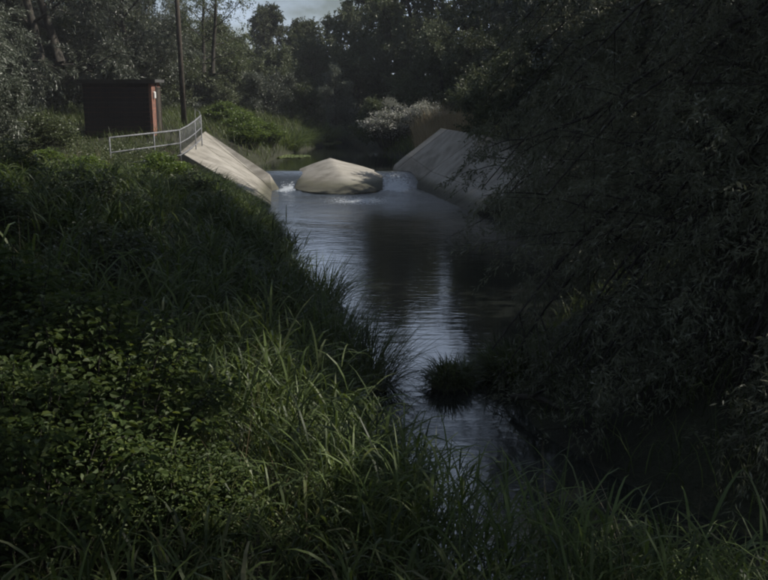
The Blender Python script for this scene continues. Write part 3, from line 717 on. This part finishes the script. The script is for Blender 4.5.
# unseen trees added behind the viewpoint and along the left bank to block sky light
T('willow_tree', WIL_A, -17, 26, 'unseen grey willow added along the left meadow edge to block sky light', 3.5, 1.0)
SHADE = crown_tree(23, 17, 6.6, 0.42, 24, 11, 8, 30, 0.22, 0.13, 0.2, 0.36, 0.9); SHADE[2].materials.append(M['broad'])
T('broadleaf_tree', SHADE, -5.6, 3.2, 'unseen high crowned tree added to shade the near left bank', 0.4)
T('broadleaf_tree', SHADE, -10.2, 11.5, 'unseen high crowned tree added to darken the meadow', 2.4, 1.05)
T('broadleaf_tree', SHADE, -12.0, 20, 'unseen high crowned tree added to shade the middle bank', 4.4, 1.0)
T('broadleaf_tree', BRD_F, -9, -6, 'unseen tree added behind the viewpoint to cut sky light on the left bank', 2.2, 1.3)
T('broadleaf_tree', SHADE, 2.0, -5.0, 'unseen high crowned tree added directly behind the viewpoint to block sky light', 0.2, 1.05)

# ------------------------------------------------------------------ shrubs
def leafy_shrub(seed, R, H, n_stem, n_leaf, LL, LW, mat, squash=1.0):
    """dome of arching stems carrying broad folded leaves"""
    rng = np.random.default_rng(seed); mb = MB(); C = []; D = []
    for i in range(n_stem):
        az = rng.uniform(0, 6.283); rr = R * rng.random() ** 0.5
        top = np.array([math.cos(az) * rr, math.sin(az) * rr * squash, H * (1 - 0.45 * (rr / R) ** 2) * rng.uniform(0.75, 1.1)])
        base = np.array([math.cos(az) * rr * 0.45, math.sin(az) * rr * .45 * squash, -0.1])
        t = np.linspace(0, 1, 7)[:, None]; ctrl = base * .4 + top * .6 + np.array([0, 0, H * 0.3])
        P = base * (1 - t) ** 2 + 2 * ctrl * t * (1 - t) + top * t ** 2
        mb.tube(P, 0.011, 0.003, 4, caps=False)
        k = n_leaf // n_stem; u = 0.15 + 0.85 * rng.random(k) ** 0.6
        idx = u * 6; i0 = np.minimum(idx.astype(int), 5); f = (idx - i0)[:, None]
        c = P[i0] * (1 - f) + P[i0 + 1] * f
        a2 = rng.uniform(0, 6.283, k); d = np.stack([np.cos(a2), np.sin(a2), rng.uniform(-.5, .35, k)], -1)
        off = rng.random(k)[:, None] * 0.16
        C.append(c + d * off + rng.normal(size=(k, 3)) * 0.02); D.append(d)
    C = np.vstack(C); D = np.vstack(D); U = np.array([0, 0, 1.0]) + rng.normal(size=C.shape) * 0.45
    lv = Leaves(); sc = rng.uniform(0.5, 1.25, len(C)); lv.ovals(C, D, U, LL * sc, LW * sc, rng)
    a, c = mb.mesh('stems', True), lv.mesh('foliage'); a.materials.append(M['bark']); c.materials.append(mat)
    return a, c
SH_A = leafy_shrub(61, 1.15, 1.75, 110, 11000, 0.062, 0.042, M['shrub'])
SH_B = leafy_shrub(62, 1.0, 1.4, 90, 8000, 0.062, 0.042, M['shrub'])
SH_N = leafy_shrub(63, 0.9, 1.0, 80, 5000, 0.085, 0.05, M['bright'])
SH_D = recolour(SH_B, M['broad'])
def shrub(name, pair, x, y, label, rz=0, sc=1.0, cat='shrub', group=None):
    e = empty(name, (x, y, float(ground(x, y)) - 0.03), rz, sc); tag(e, label, cat, group)
    tag(link('stems', pair[0], None, e), kind='stuff'); c = tag(link('foliage', pair[1], None, e), kind='stuff')
    if len(pair) > 2: own_mat(c, pair[2])
    return e
for x, y, pr, sc, rz, lab in ((-2.2, 6.3, SH_A, 0.92, 0.3, 'sunlit leafy shrub spilling over the near left bank'),
                              (-3.1, 6.9, SH_A, 1.0, 2.0, 'taller dark leafy shrub behind the sunlit one on the near left bank'),
                              (-2.25, 4.9, SH_B, 0.9, 1.1, 'low dark leafy shrub in the near corner of the left bank'),
                              (-3.4, 5.4, SH_A, 0.95, 4.1, 'leafy shrub at the edge of the near left bank'),
                              (-1.35, 5.4, SH_B, 0.6, 5.0, 'small leafy shrub between the sunlit shrub and the reeds')):
    shrub('leafy_shrub', pr, x, y, lab, rz, sc)
# weeds on the middle bank
for x, y, pr, sc, rz, lab in ((-7.3, 22.0, SH_N, 0.85, 0.3, 'sunlit patch of nettles on the bank before the railing'),
                              (-8.8, 23.5, SH_N, 0.85, 1.3, 'nettle patch left of the sunlit one before the railing'),
                              (-6.0, 24.5, SH_N, 0.9, 2.6, 'nettle patch below the bare earth by the railing'),
                              (-10.9, 25.5, SH_D, 0.8, 3.3, 'dark bramble in the long grass left of the railing'),
                              (-10.5, 29.2, SH_D, 0.6, 4.1, 'bramble growing over the end of the railing'),
                              (-11.8, 31.5, SH_D, 1.3, 5.2, 'bramble against the front corner of the brick hut'),
                              (-7.6, 17.8, SH_D, 1.0, 0.9, 'dark bramble in the shaded long grass of the left bank'),
                              (-4.9, 14.6, SH_D, 0.95, 2.9, 'dark bramble mound halfway between the leafy shrubs and the far nettles'),
                              (-3.6, 11.2, SH_D, 0.9, 4.9, 'dark bramble mound right behind the leafy shrubs'),
                              (-6.0, 12.2, SH_D, 1.1, 5.9, 'broad dark bramble mound at the shaded meadow side'),
                              (-4.2, 19.5, SH_D, 0.85, 1.9, 'bramble mound above the reeds of the dark left bank'),
                              (-5.6, 25.6, SH_D, 0.5, 0.2, 'bramble mound just below the purplish grass')):
    shrub('weed_patch', pr, x, y, lab, rz, sc)
for x, y, pr, sc, lab in ((-13.2, 30.0, BUSH_B, 1.0, 'grey sallow bush left of the brick hut'), (-14.2, 24.5, BUSH_B, 1.15, 'grey sallow bush in the long grass at the meadow edge'),
                      (-11.2, 20.5, BUSH_B, 0.75, 'low sallow bush in the dark meadow')):
    T('sallow_bush', pr, x, y, lab, x, sc, 'bush')
# upper pool
BUSH_W = recolour(BUSH_B, M['silver'])
SH_W = recolour(SH_B, M['silver'])
shrub('flowering_bush', SH_W, 0.65, 50.3, 'white flowered bush leaning over the upper pool', 0.4, (2.0, 1.5, 1.45))
shrub('flowering_bush', SH_W, 2.3, 49.4, 'smaller white flowered bush amid the straw coloured grass', 2.4, (1.2, 1.1, 1.2))
T('sallow_bush', BUSH_A, -0.3, 53.5, 'dark green bush behind the white flowered one', 1.4, 0.75, 'bush')
T('sallow_bush', BUSH_A, -5.2, 60, 'green bush at the head of the upper pool', 2.4, 0.9, 'bush')
T('sallow_bush', BUSH_B, -7.6, 58.5, 'grey-green shrub above the bright herbs', 2.9, 1.0, 'bush')
for x, y, sc, lab in ((-6.6, 44.0, 1.15, 'bright green herb clump at the corner of the upper pool'), (-7.2, 46.5, 1.2, 'bright green herb clump behind the corner of the upper pool'), (-6.1, 47.5, 1.1, 'bright herb clump beside the dark waterside reeds'), (-8.4, 48.5, 1.2, 'bright herb clump beneath the slender tree')):
    shrub('herb_clump', SH_N, x, y, lab, x, sc, 'plant')

# ------------------------------------------------------------------ grass and reeds
def scatter(rng, n, x0, x1, y0, y1, ok):
    X = rng.uniform(x0, x1, n); Y = rng.uniform(y0, y1, n); k = ok(X, Y); return X[k], Y[k]
def in_left(X, Y, dmin=0.05): return xl(Y) - X > dmin
def in_right(X, Y, dmin=0.05): return X - xr(Y) > dmin
def hut_free(X, Y):
    return ~((X > -13.2) & (X < -9.6) & (Y > 38.7) & (Y < 41.7))
def apron_free(X, Y):
    dl = xl(Y) - X; dr = X - xr(Y)
    return ~((Y > 29.8) & (Y < 41.3) & (((dl > -0.5) & (dl < np.interp(Y, [30, 35, 41], [2.6, 3.6, 4.0]))) | ((dr > -0.5) & (dr < 2.1))))
EARTH = (-7.15, 31.9, 0.75, 1.7)
def earth_free(X, Y): return ((X - EARTH[0]) / EARTH[2]) ** 2 + ((Y - EARTH[1]) / EARTH[3]) ** 2 > 1
def view(X, Y): return (X > -0.5 * Y - 2.2) & (X < 0.5 * Y + 2.2)
def clumpy(X, Y, s=1.0): return 0.5 + 0.5 * np.sin(X * 2.1 * s + 1.7 * np.sin(Y * 1.3 * s)) * np.sin(Y * 1.9 * s + X * .6)

def grass_obj(name, seed, n, box, okf, Lr, Wr, segs, mat, label, per=1, up=(1.0, 1.5), curl=(0.4, 1.7), cat='grass'):
    rng = np.random.default_rng(seed); X, Y = scatter(rng, n, *box, okf)
    X = np.repeat(X, per) + rng.normal(size=len(X) * per) * 0.05; Y = np.repeat(Y, per) + rng.normal(size=len(Y) * per) * 0.05
    Z = ground(X, Y) - 0.03; m = len(X); cl = (0.45 + 0.95 * clumpy(X, Y)) * np.interp(Y, [20, 26, 36, 40], [1, .6, .6, 1])
    bl = Blades(); bl.add(np.stack([X, Y, Z], -1), rng.uniform(0, 6.283, m), rng.uniform(*up, m), rng.uniform(*Lr, m) * cl, rng.uniform(*Wr, m), rng.uniform(*curl, m), segs=segs, rng=rng)
    o = link(name, bl.mesh(name), mat); tag(o, label, cat, kind='stuff'); return o

def reed_obj(name, seed, X, Y, Hr, mat, label=None, leaves=7, Lr=(0.35, 0.75), Wr=(0.011, 0.026), kind='stuff', origin=None, zf=ground, cat='reeds', lean=0.25, parent=None):
    """leafy stems: a thin upright stem with long arching leaves set alternately up it"""
    rng = np.random.default_rng(seed); n = len(X); Z = zf(X, Y) - 0.04; H = rng.uniform(*Hr, n) * np.interp(Y, [8, 14, 21, 27], [1, .75, .55, .45]) if zf is ground else rng.uniform(*Hr, n)
    az = rng.uniform(0, 6.283, n); tilt = np.abs(rng.normal(size=n)) * lean
    B = np.stack([X, Y, Z], -1); 
    if origin is not None: B = B - np.array(origin)
    dirv = np.stack([np.cos(az) * np.sin(tilt), np.sin(az) * np.sin(tilt), np.cos(tilt)], -1)
    bl = Blades()
    bl.add(B, az, np.pi / 2 - tilt, H, np.full(n, 0.007), np.full(n, 0.12), segs=3, rng=rng)
    for k in range(leaves):
        t = rng.uniform(0.08, 0.95, n)
        b0 = B + dirv * (H * t)[:, None]
        bl.add(b0, az + rng.uniform(0, 6.283, n), rng.uniform(0.75, 1.35, n), rng.uniform(*Lr, n) * (1.1 - 0.3 * t), rng.uniform(*Wr, n), rng.uniform(0.6, 2.3, n), segs=4, rng=rng)
    me = bl.mesh(name); o = link(name, me, mat, parent)
    if origin is not None and parent is None: o.location = origin
    if label: tag(o, label, cat, kind=kind)
    return o

# left bank
NL = lambda X, Y: in_left(X, Y) & view(X, Y) & hut_free(X, Y) & apron_free(X, Y) & earth_free(X, Y)
rng = np.random.default_rng(301)
X, Y = scatter(rng, 13500, -5.5, 5.0, 3.4, 12.5, lambda X, Y: NL(X, Y) & (rng.random(len(X)) < 0.1 + 1.1 * clumpy(X, Y, 1.6) ** 1.5))
k = (xl(Y) - X) < 2.6
reed_obj('bank_reeds', 302, X[k], Y[k], (0.6, 1.2), M['reed'], 'tall arching reeds along the near left water edge')
reed_obj('bank_grass', 303, X[~k], Y[~k], (0.35, 0.75), M['grass'], 'long rank grass between the shrubs and the reeds', leaves=6, Lr=(0.25, 0.5), cat='grass')
rng = np.random.default_rng(304)
X, Y = scatter(rng, 16000, -11, 0, 12.5, 30, lambda X, Y: NL(X, Y) & ((xl(Y) - X) < 2.4) & ((Y < 27) | ((xl(Y) - X) > 1.1)))
reed_obj('bank_reeds', 305, X, Y, (0.7, 1.05), M['reed'], 'dark reeds lining the left water edge up to the apron', leaves=6, Lr=(0.4, 0.75), Wr=(0.016, 0.026))
grass_obj('meadow_grass', 306, 80000, (-18, 0, 11, 37), lambda X, Y: NL(X, Y) & ((xl(Y) - X) > 1.6), (0.4, 0.8), (0.010, 0.02), 3, M['grass'], 'long dark meadow grass covering the left bank')
grass_obj('meadow_grass', 307, 38000, (-26, -2, 37, 66), lambda X, Y: NL(X, Y), (0.5, 0.95), (0.016, 0.034), 3, M['grass'], 'olive rough grass behind the hut and the pole')
grass_obj('purple_grass', 308, 5200, (-8.0, -4.3, 28.4, 34.0), lambda X, Y: in_left(X, Y, .3) & (Y < 33.7 - (X + 7.7) * 0.78) & (Y > 31.6 - (X + 7.7) * 0.9) & earth_free(X, Y), (0.5, 1.1), (0.008, 0.014), 3, M['purple'], 'purplish seeding grass in front of the pale apron', up=(1.25, 1.55), curl=(0.1, 0.6))
grass_obj('dry_grass', 309, 3600, (-13.5, -7.0, 13, 24), lambda X, Y: NL(X, Y) & (clumpy(X, Y, .5) > .55), (0.7, 1.3), (0.010, 0.018), 3, M['dry'], 'thin brown dead stalks in the dark meadow', up=(1.3, 1.57), curl=(0.05, 0.4))
rng = np.random.default_rng(330); a_ = np.linspace(0, 6.283, 28, endpoint=False); rings = [np.array([[EARTH[0], EARTH[1]]])]
for f in (.35, .7, 1.0, 1.15): rings.append(np.stack([EARTH[0] + np.cos(a_) * EARTH[2] * f * (1 + .12 * np.sin(a_ * 3)), EARTH[1] + np.sin(a_) * EARTH[3] * f], -1))
PT = np.vstack(rings); zz = ground(PT[:, 0], PT[:, 1]) + 0.03 + rng.normal(size=len(PT)) * 0.012; zz[-28:] -= 0.14
tr_ = [[0, 1 + i, 1 + (i + 1) % 28] for i in range(28)]; qd = [[1 + r * 28 + i, 1 + (r + 1) * 28 + i, 1 + (r + 1) * 28 + (i + 1) % 28, 1 + r * 28 + (i + 1) % 28] for r in range(3) for i in range(28)]
tag(link('bare_earth', np_mesh('bare_earth', np.column_stack([PT, zz]), [np.array(tr_), np.array(qd)], True), M['earth']), kind='structure')
grass_obj('dead_stalks', 313, 900, (-5, 2, 4.5, 14), lambda X, Y: NL(X, Y) & ((xl(Y) - X) > .4), (0.6, 1.15), (0.006, 0.012), 3, M['dry'], 'scattered straw coloured dead stalks among the near reeds', up=(1.0, 1.5), curl=(0.1, 0.9))
grass_obj('apron_edge_grass', 314, 5200, (-8.0, -4.0, 28.4, 34.0), lambda X, Y: in_left(X, Y, .2) & (Y < 33.7 - (X + 7.7) * 0.78) & (Y > 30.5 - (X + 7.7) * 0.9), (0.4, 0.9), (0.012, 0.024), 3, M['grass'], 'green grass along the near edge of the pale apron')
# right bank
NR = lambda X, Y: in_right(X, Y) & view(X, Y) & apron_free(X, Y)
grass_obj('bank_grass', 310, 38000, (0, 16, 5, 32), lambda X, Y: NR(X, Y) & (X - xr(Y) < 5), (0.35, 0.75), (0.010, 0.018), 3, M['grass'], 'shaded grass under the willows of the right bank')
grass_obj('bank_grass', 311, 24000, (0, 18, 41, 62), lambda X, Y: NR(X, Y), (0.5, 0.9), (0.02, 0.035), 3, M['grass'], 'rough grass on the right bank of the upper pool')
grass_obj('dry_grass', 312, 5200, (1.6, 4.2, 42.5, 48.5), lambda X, Y: NR(X, Y), (0.9, 1.6), (0.014, 0.026), 3, M['dry'], 'straw coloured tall grass behind the white flowered bush', up=(1.2, 1.55), curl=(0.1, 0.8))

# uneven stands of taller reeds and rank herbage through the left bank
rng = np.random.default_rng(340); cx, cy = scatter(rng, 420, -14, 0.5, 7.5, 29, lambda X, Y: NL(X, Y, ) & ((xl(Y) - X) > 0.5) & ((Y < 26) | ((xl(Y) - X) > 2)))
k = cy < 21; cx, cy = cx[k][:95], cy[k][:95]; per = 34; sp = np.repeat(rng.uniform(.14, .42, len(cx)), per)
X = np.repeat(cx, per) + rng.normal(size=len(cx) * per) * sp; Y = np.repeat(cy, per) + rng.normal(size=len(cx) * per) * sp
k = NL(X, Y); X, Y = X[k], Y[k]
reed_obj('reed_stand', 341, X, Y, (0.8, 1.55), M['reed'], 'uneven stands of taller reeds rising from the left bank grass', leaves=7, Lr=(0.4, 0.85), Wr=(0.018, 0.034))

# leafy undergrowth (nettles, docks) in the meadow
rng = np.random.default_rng(320); lv = Leaves()
X, Y = scatter(rng, 9000, -16, 0, 8, 36, lambda X, Y: NL(X, Y) & ((xl(Y) - X) > 1.3) & (clumpy(X, Y, 0.6) > 0.45))
per = 9; n = len(X) * per; X = np.repeat(X, per); Y = np.repeat(Y, per); h = rng.uniform(0.15, 0.85, n) * np.interp(Y, [18, 26], [1, .6])
C = np.stack([X + rng.normal(size=n) * .08, Y + rng.normal(size=n) * .08, ground(X, Y) + h], -1); a = rng.uniform(0, 6.283, n)
lv.diamonds(C, np.stack([np.cos(a), np.sin(a), rng.uniform(-.5, .3, n)], -1), rng.uniform(.06, .13, n), rng.uniform(.03, .06, n), rng)
o = link('undergrowth', lv.mesh('undergrowth'), M['broad']); tag(o, 'broad leaved weeds growing through the meadow grass', 'weeds', kind='stuff')

# tussocks at the water
def tussock(name, seed, x, y, n, r, Hr, mat, label, z=None, group=None, Wr=(0.012, 0.02), Lr=(0.45, 0.9), mound=False):  # a mound stands in the water and its blades flop outwards
    rng = np.random.default_rng(seed); zz = float(ground(x, y)) if z is None else z
    e = empty(name, (x, y, zz)); tag(e, label, 'plant', group)
    rr = r * np.sqrt(rng.random(n)); a = rng.uniform(0, 6.283, n)
    bl = Blades(); B = np.stack([np.cos(a) * rr, np.sin(a) * rr, np.full(n, -0.05) + (0.18 if mound else 0) * (1 - rr / r)], -1)
    bl.add(B, a + rng.normal(size=n) * .5, rng.uniform(0.35 if mound else 0.75, 1.5, n), rng.uniform(*Hr, n), rng.uniform(*Wr, n), rng.uniform(0.5, 2.3 if mound else 1.9, n), segs=5, rng=rng)
    tag(link('blades', bl.mesh('blades'), mat, e), kind='stuff')
    b = MB(); t = np.linspace(0, 1, 5); b.tube(np.array([[0, 0, -0.7], [0, 0, -0.3], [0, 0, 0.0], [0, 0, 0.14], [0, 0, 0.2]]), [r * 1.05, r * 1.1, r, r * .7, r * .2], n=12)
    link('root_mound', b.mesh('root_mound', True), M['soil'], e); return e
q = pix(447, 383, 0.05); tussock('islet_tussock', 401, q[0], q[1], 700, 0.22, (0.2, 0.5), M['grass'], 'grassy islet tussock standing in the water off the right bank', z=0.06, mound=True)
q = pix(463, 379, 0.05); tussock('islet_tussock', 403, q[0], q[1], 380, 0.16, (0.2, 0.45), M['grass'], 'small lopsided tuft touching the grassy islet tussock', z=0.05, mound=True)
q = pix(515, 372, 0.05); tussock('islet_tussock', 402, q[0], q[1], 1400, 0.45, (0.3, 0.65), M['grass'], 'low grassy tussock between the islet and the right bank', z=0.06, mound=True)
spots = [(312, 300, 0.1), (332, 330, 0.1), (352, 352, 0.1), (372, 378, 0.1), (384, 408, 0.1), (392, 440, 0.1), (402, 478, 0.1), (425, 520, 0.1)]
names = ['reed tussock overhanging the water below the pale apron', 'second reed tussock downstream of the pale apron', 'third reed tussock downstream of the pale apron', 'reed tussock opposite the far side of the islet',
         'reed tussock with long blades opposite the islet', 'reed tussock bending over the water just below the islet', 'reed tussock where the river narrows below the islet', 'nearest reed tussock bending over the dark bend']
for i, ((px, py, z), nm) in enumerate(zip(spots, names)):
    q = pix(px, py, z); xx = min(q[0], float(xl(q[1])) - 0.05)
    tussock('reed_tussock', 410 + i, xx + (0.12 if i < 4 else -0.1), q[1], 620 if i < 4 else 380, 0.40 if i < 4 else 0.3, (0.8, 1.5) if i < 4 else (0.55, 1.1), M['reed'], nm, Wr=(0.012, 0.024))
for i, (px, py, lab) in enumerate(((284, 152, 'dark waterside reed clump at the upper pool'), (298, 148, 'reed clump standing out into the upper pool'), (268, 150, 'reed clump between the bright herbs and the upper pool'), (322, 143, 'reed clump at the far end of the upper pool'))):
    q = pix(px, py, UP); tussock('reed_clump', 430 + i, q[0], q[1], 700, 0.8, (1.0, 2.1), M['reed'], lab, z=UP + 0.02, Wr=(0.03, 0.05))
# floating weed on the upper pool
def weed_mat(seed, px, py, rx, ry, label):
    rng = np.random.default_rng(seed); q = pix(px, py, UP); n = int(500 * rx * ry) + 60
    rr = np.sqrt(rng.random(n)); a = rng.uniform(0, 6.283, n)
    C = np.stack([np.cos(a) * rr * rx, np.sin(a) * rr * ry, rng.uniform(0.015, 0.05, n)], -1)
    lv = Leaves(); a2 = rng.uniform(0, 6.283, n); lv.ovals(C, np.stack([np.cos(a2), np.sin(a2), rng.uniform(-.05, .12, n)], -1), np.tile([0, 0, 1.0], (n, 1)), rng.uniform(.1, .2, n), rng.uniform(.08, .15, n), rng, .08)
    o = link('floating_weed', lv.mesh('floating_weed'), M['weed'], None, (q[0], q[1], UP)); tag(o, label, 'water weed', kind='stuff')
weed_mat(450, 288, 157, 1.1, 1.0, 'thin raft of floating weed by the bright herbs')
weed_mat(451, 325, 143, 1.0, 2.2, 'raft of floating weed at the end of the upper pool')
# fallen log on the right bank
p0, p1 = pix(512, 398, 0.16), pix(580, 410, 0.3)
lg = empty('fallen_log', tuple(p0)); tag(lg, 'fallen grey log lying in the right bank grass under the near willow', 'log')
b = MB(); t = np.linspace(0, 1, 7)[:, None]; Pl = (p1 - p0) * t + np.array([0, 0, 0.06]) * np.sin(t * 5); b.tube(Pl, 0.045, 0.025, 8); b.build('stem', M['bark'], lg, True)
b = MB(); b.tube(curve_pts(Pl[2], (0.1, -0.6, 0.5), 0.5, 4, -0.2, np.random.default_rng(3)), 0.03, 0.012, 5); b.build('branch_stub', M['bark'], lg, True)

# ------------------------------------------------------------------ thin haze volume added to veil the distance and lift its darks
b = MB(); b.box((0, 55, 13), (170, 130, 30)); hz_o = link('haze', b.mesh('haze')); tag(hz_o, kind='stuff')
hm = bpy.data.materials.new('haze_air'); hm.use_nodes = True; ht = hm.node_tree; ht.nodes.clear()
ho = ht.nodes.new('ShaderNodeOutputMaterial'); pv = ht.nodes.new('ShaderNodeVolumePrincipled')
pv.inputs['Color'].default_value = (0.9, 0.93, 1.0, 1); pv.inputs['Density'].default_value = 0.0006; pv.inputs['Anisotropy'].default_value = 0.1
ht.links.new(pv.outputs[0], ho.inputs['Volume']); hz_o.data.materials.append(hm)
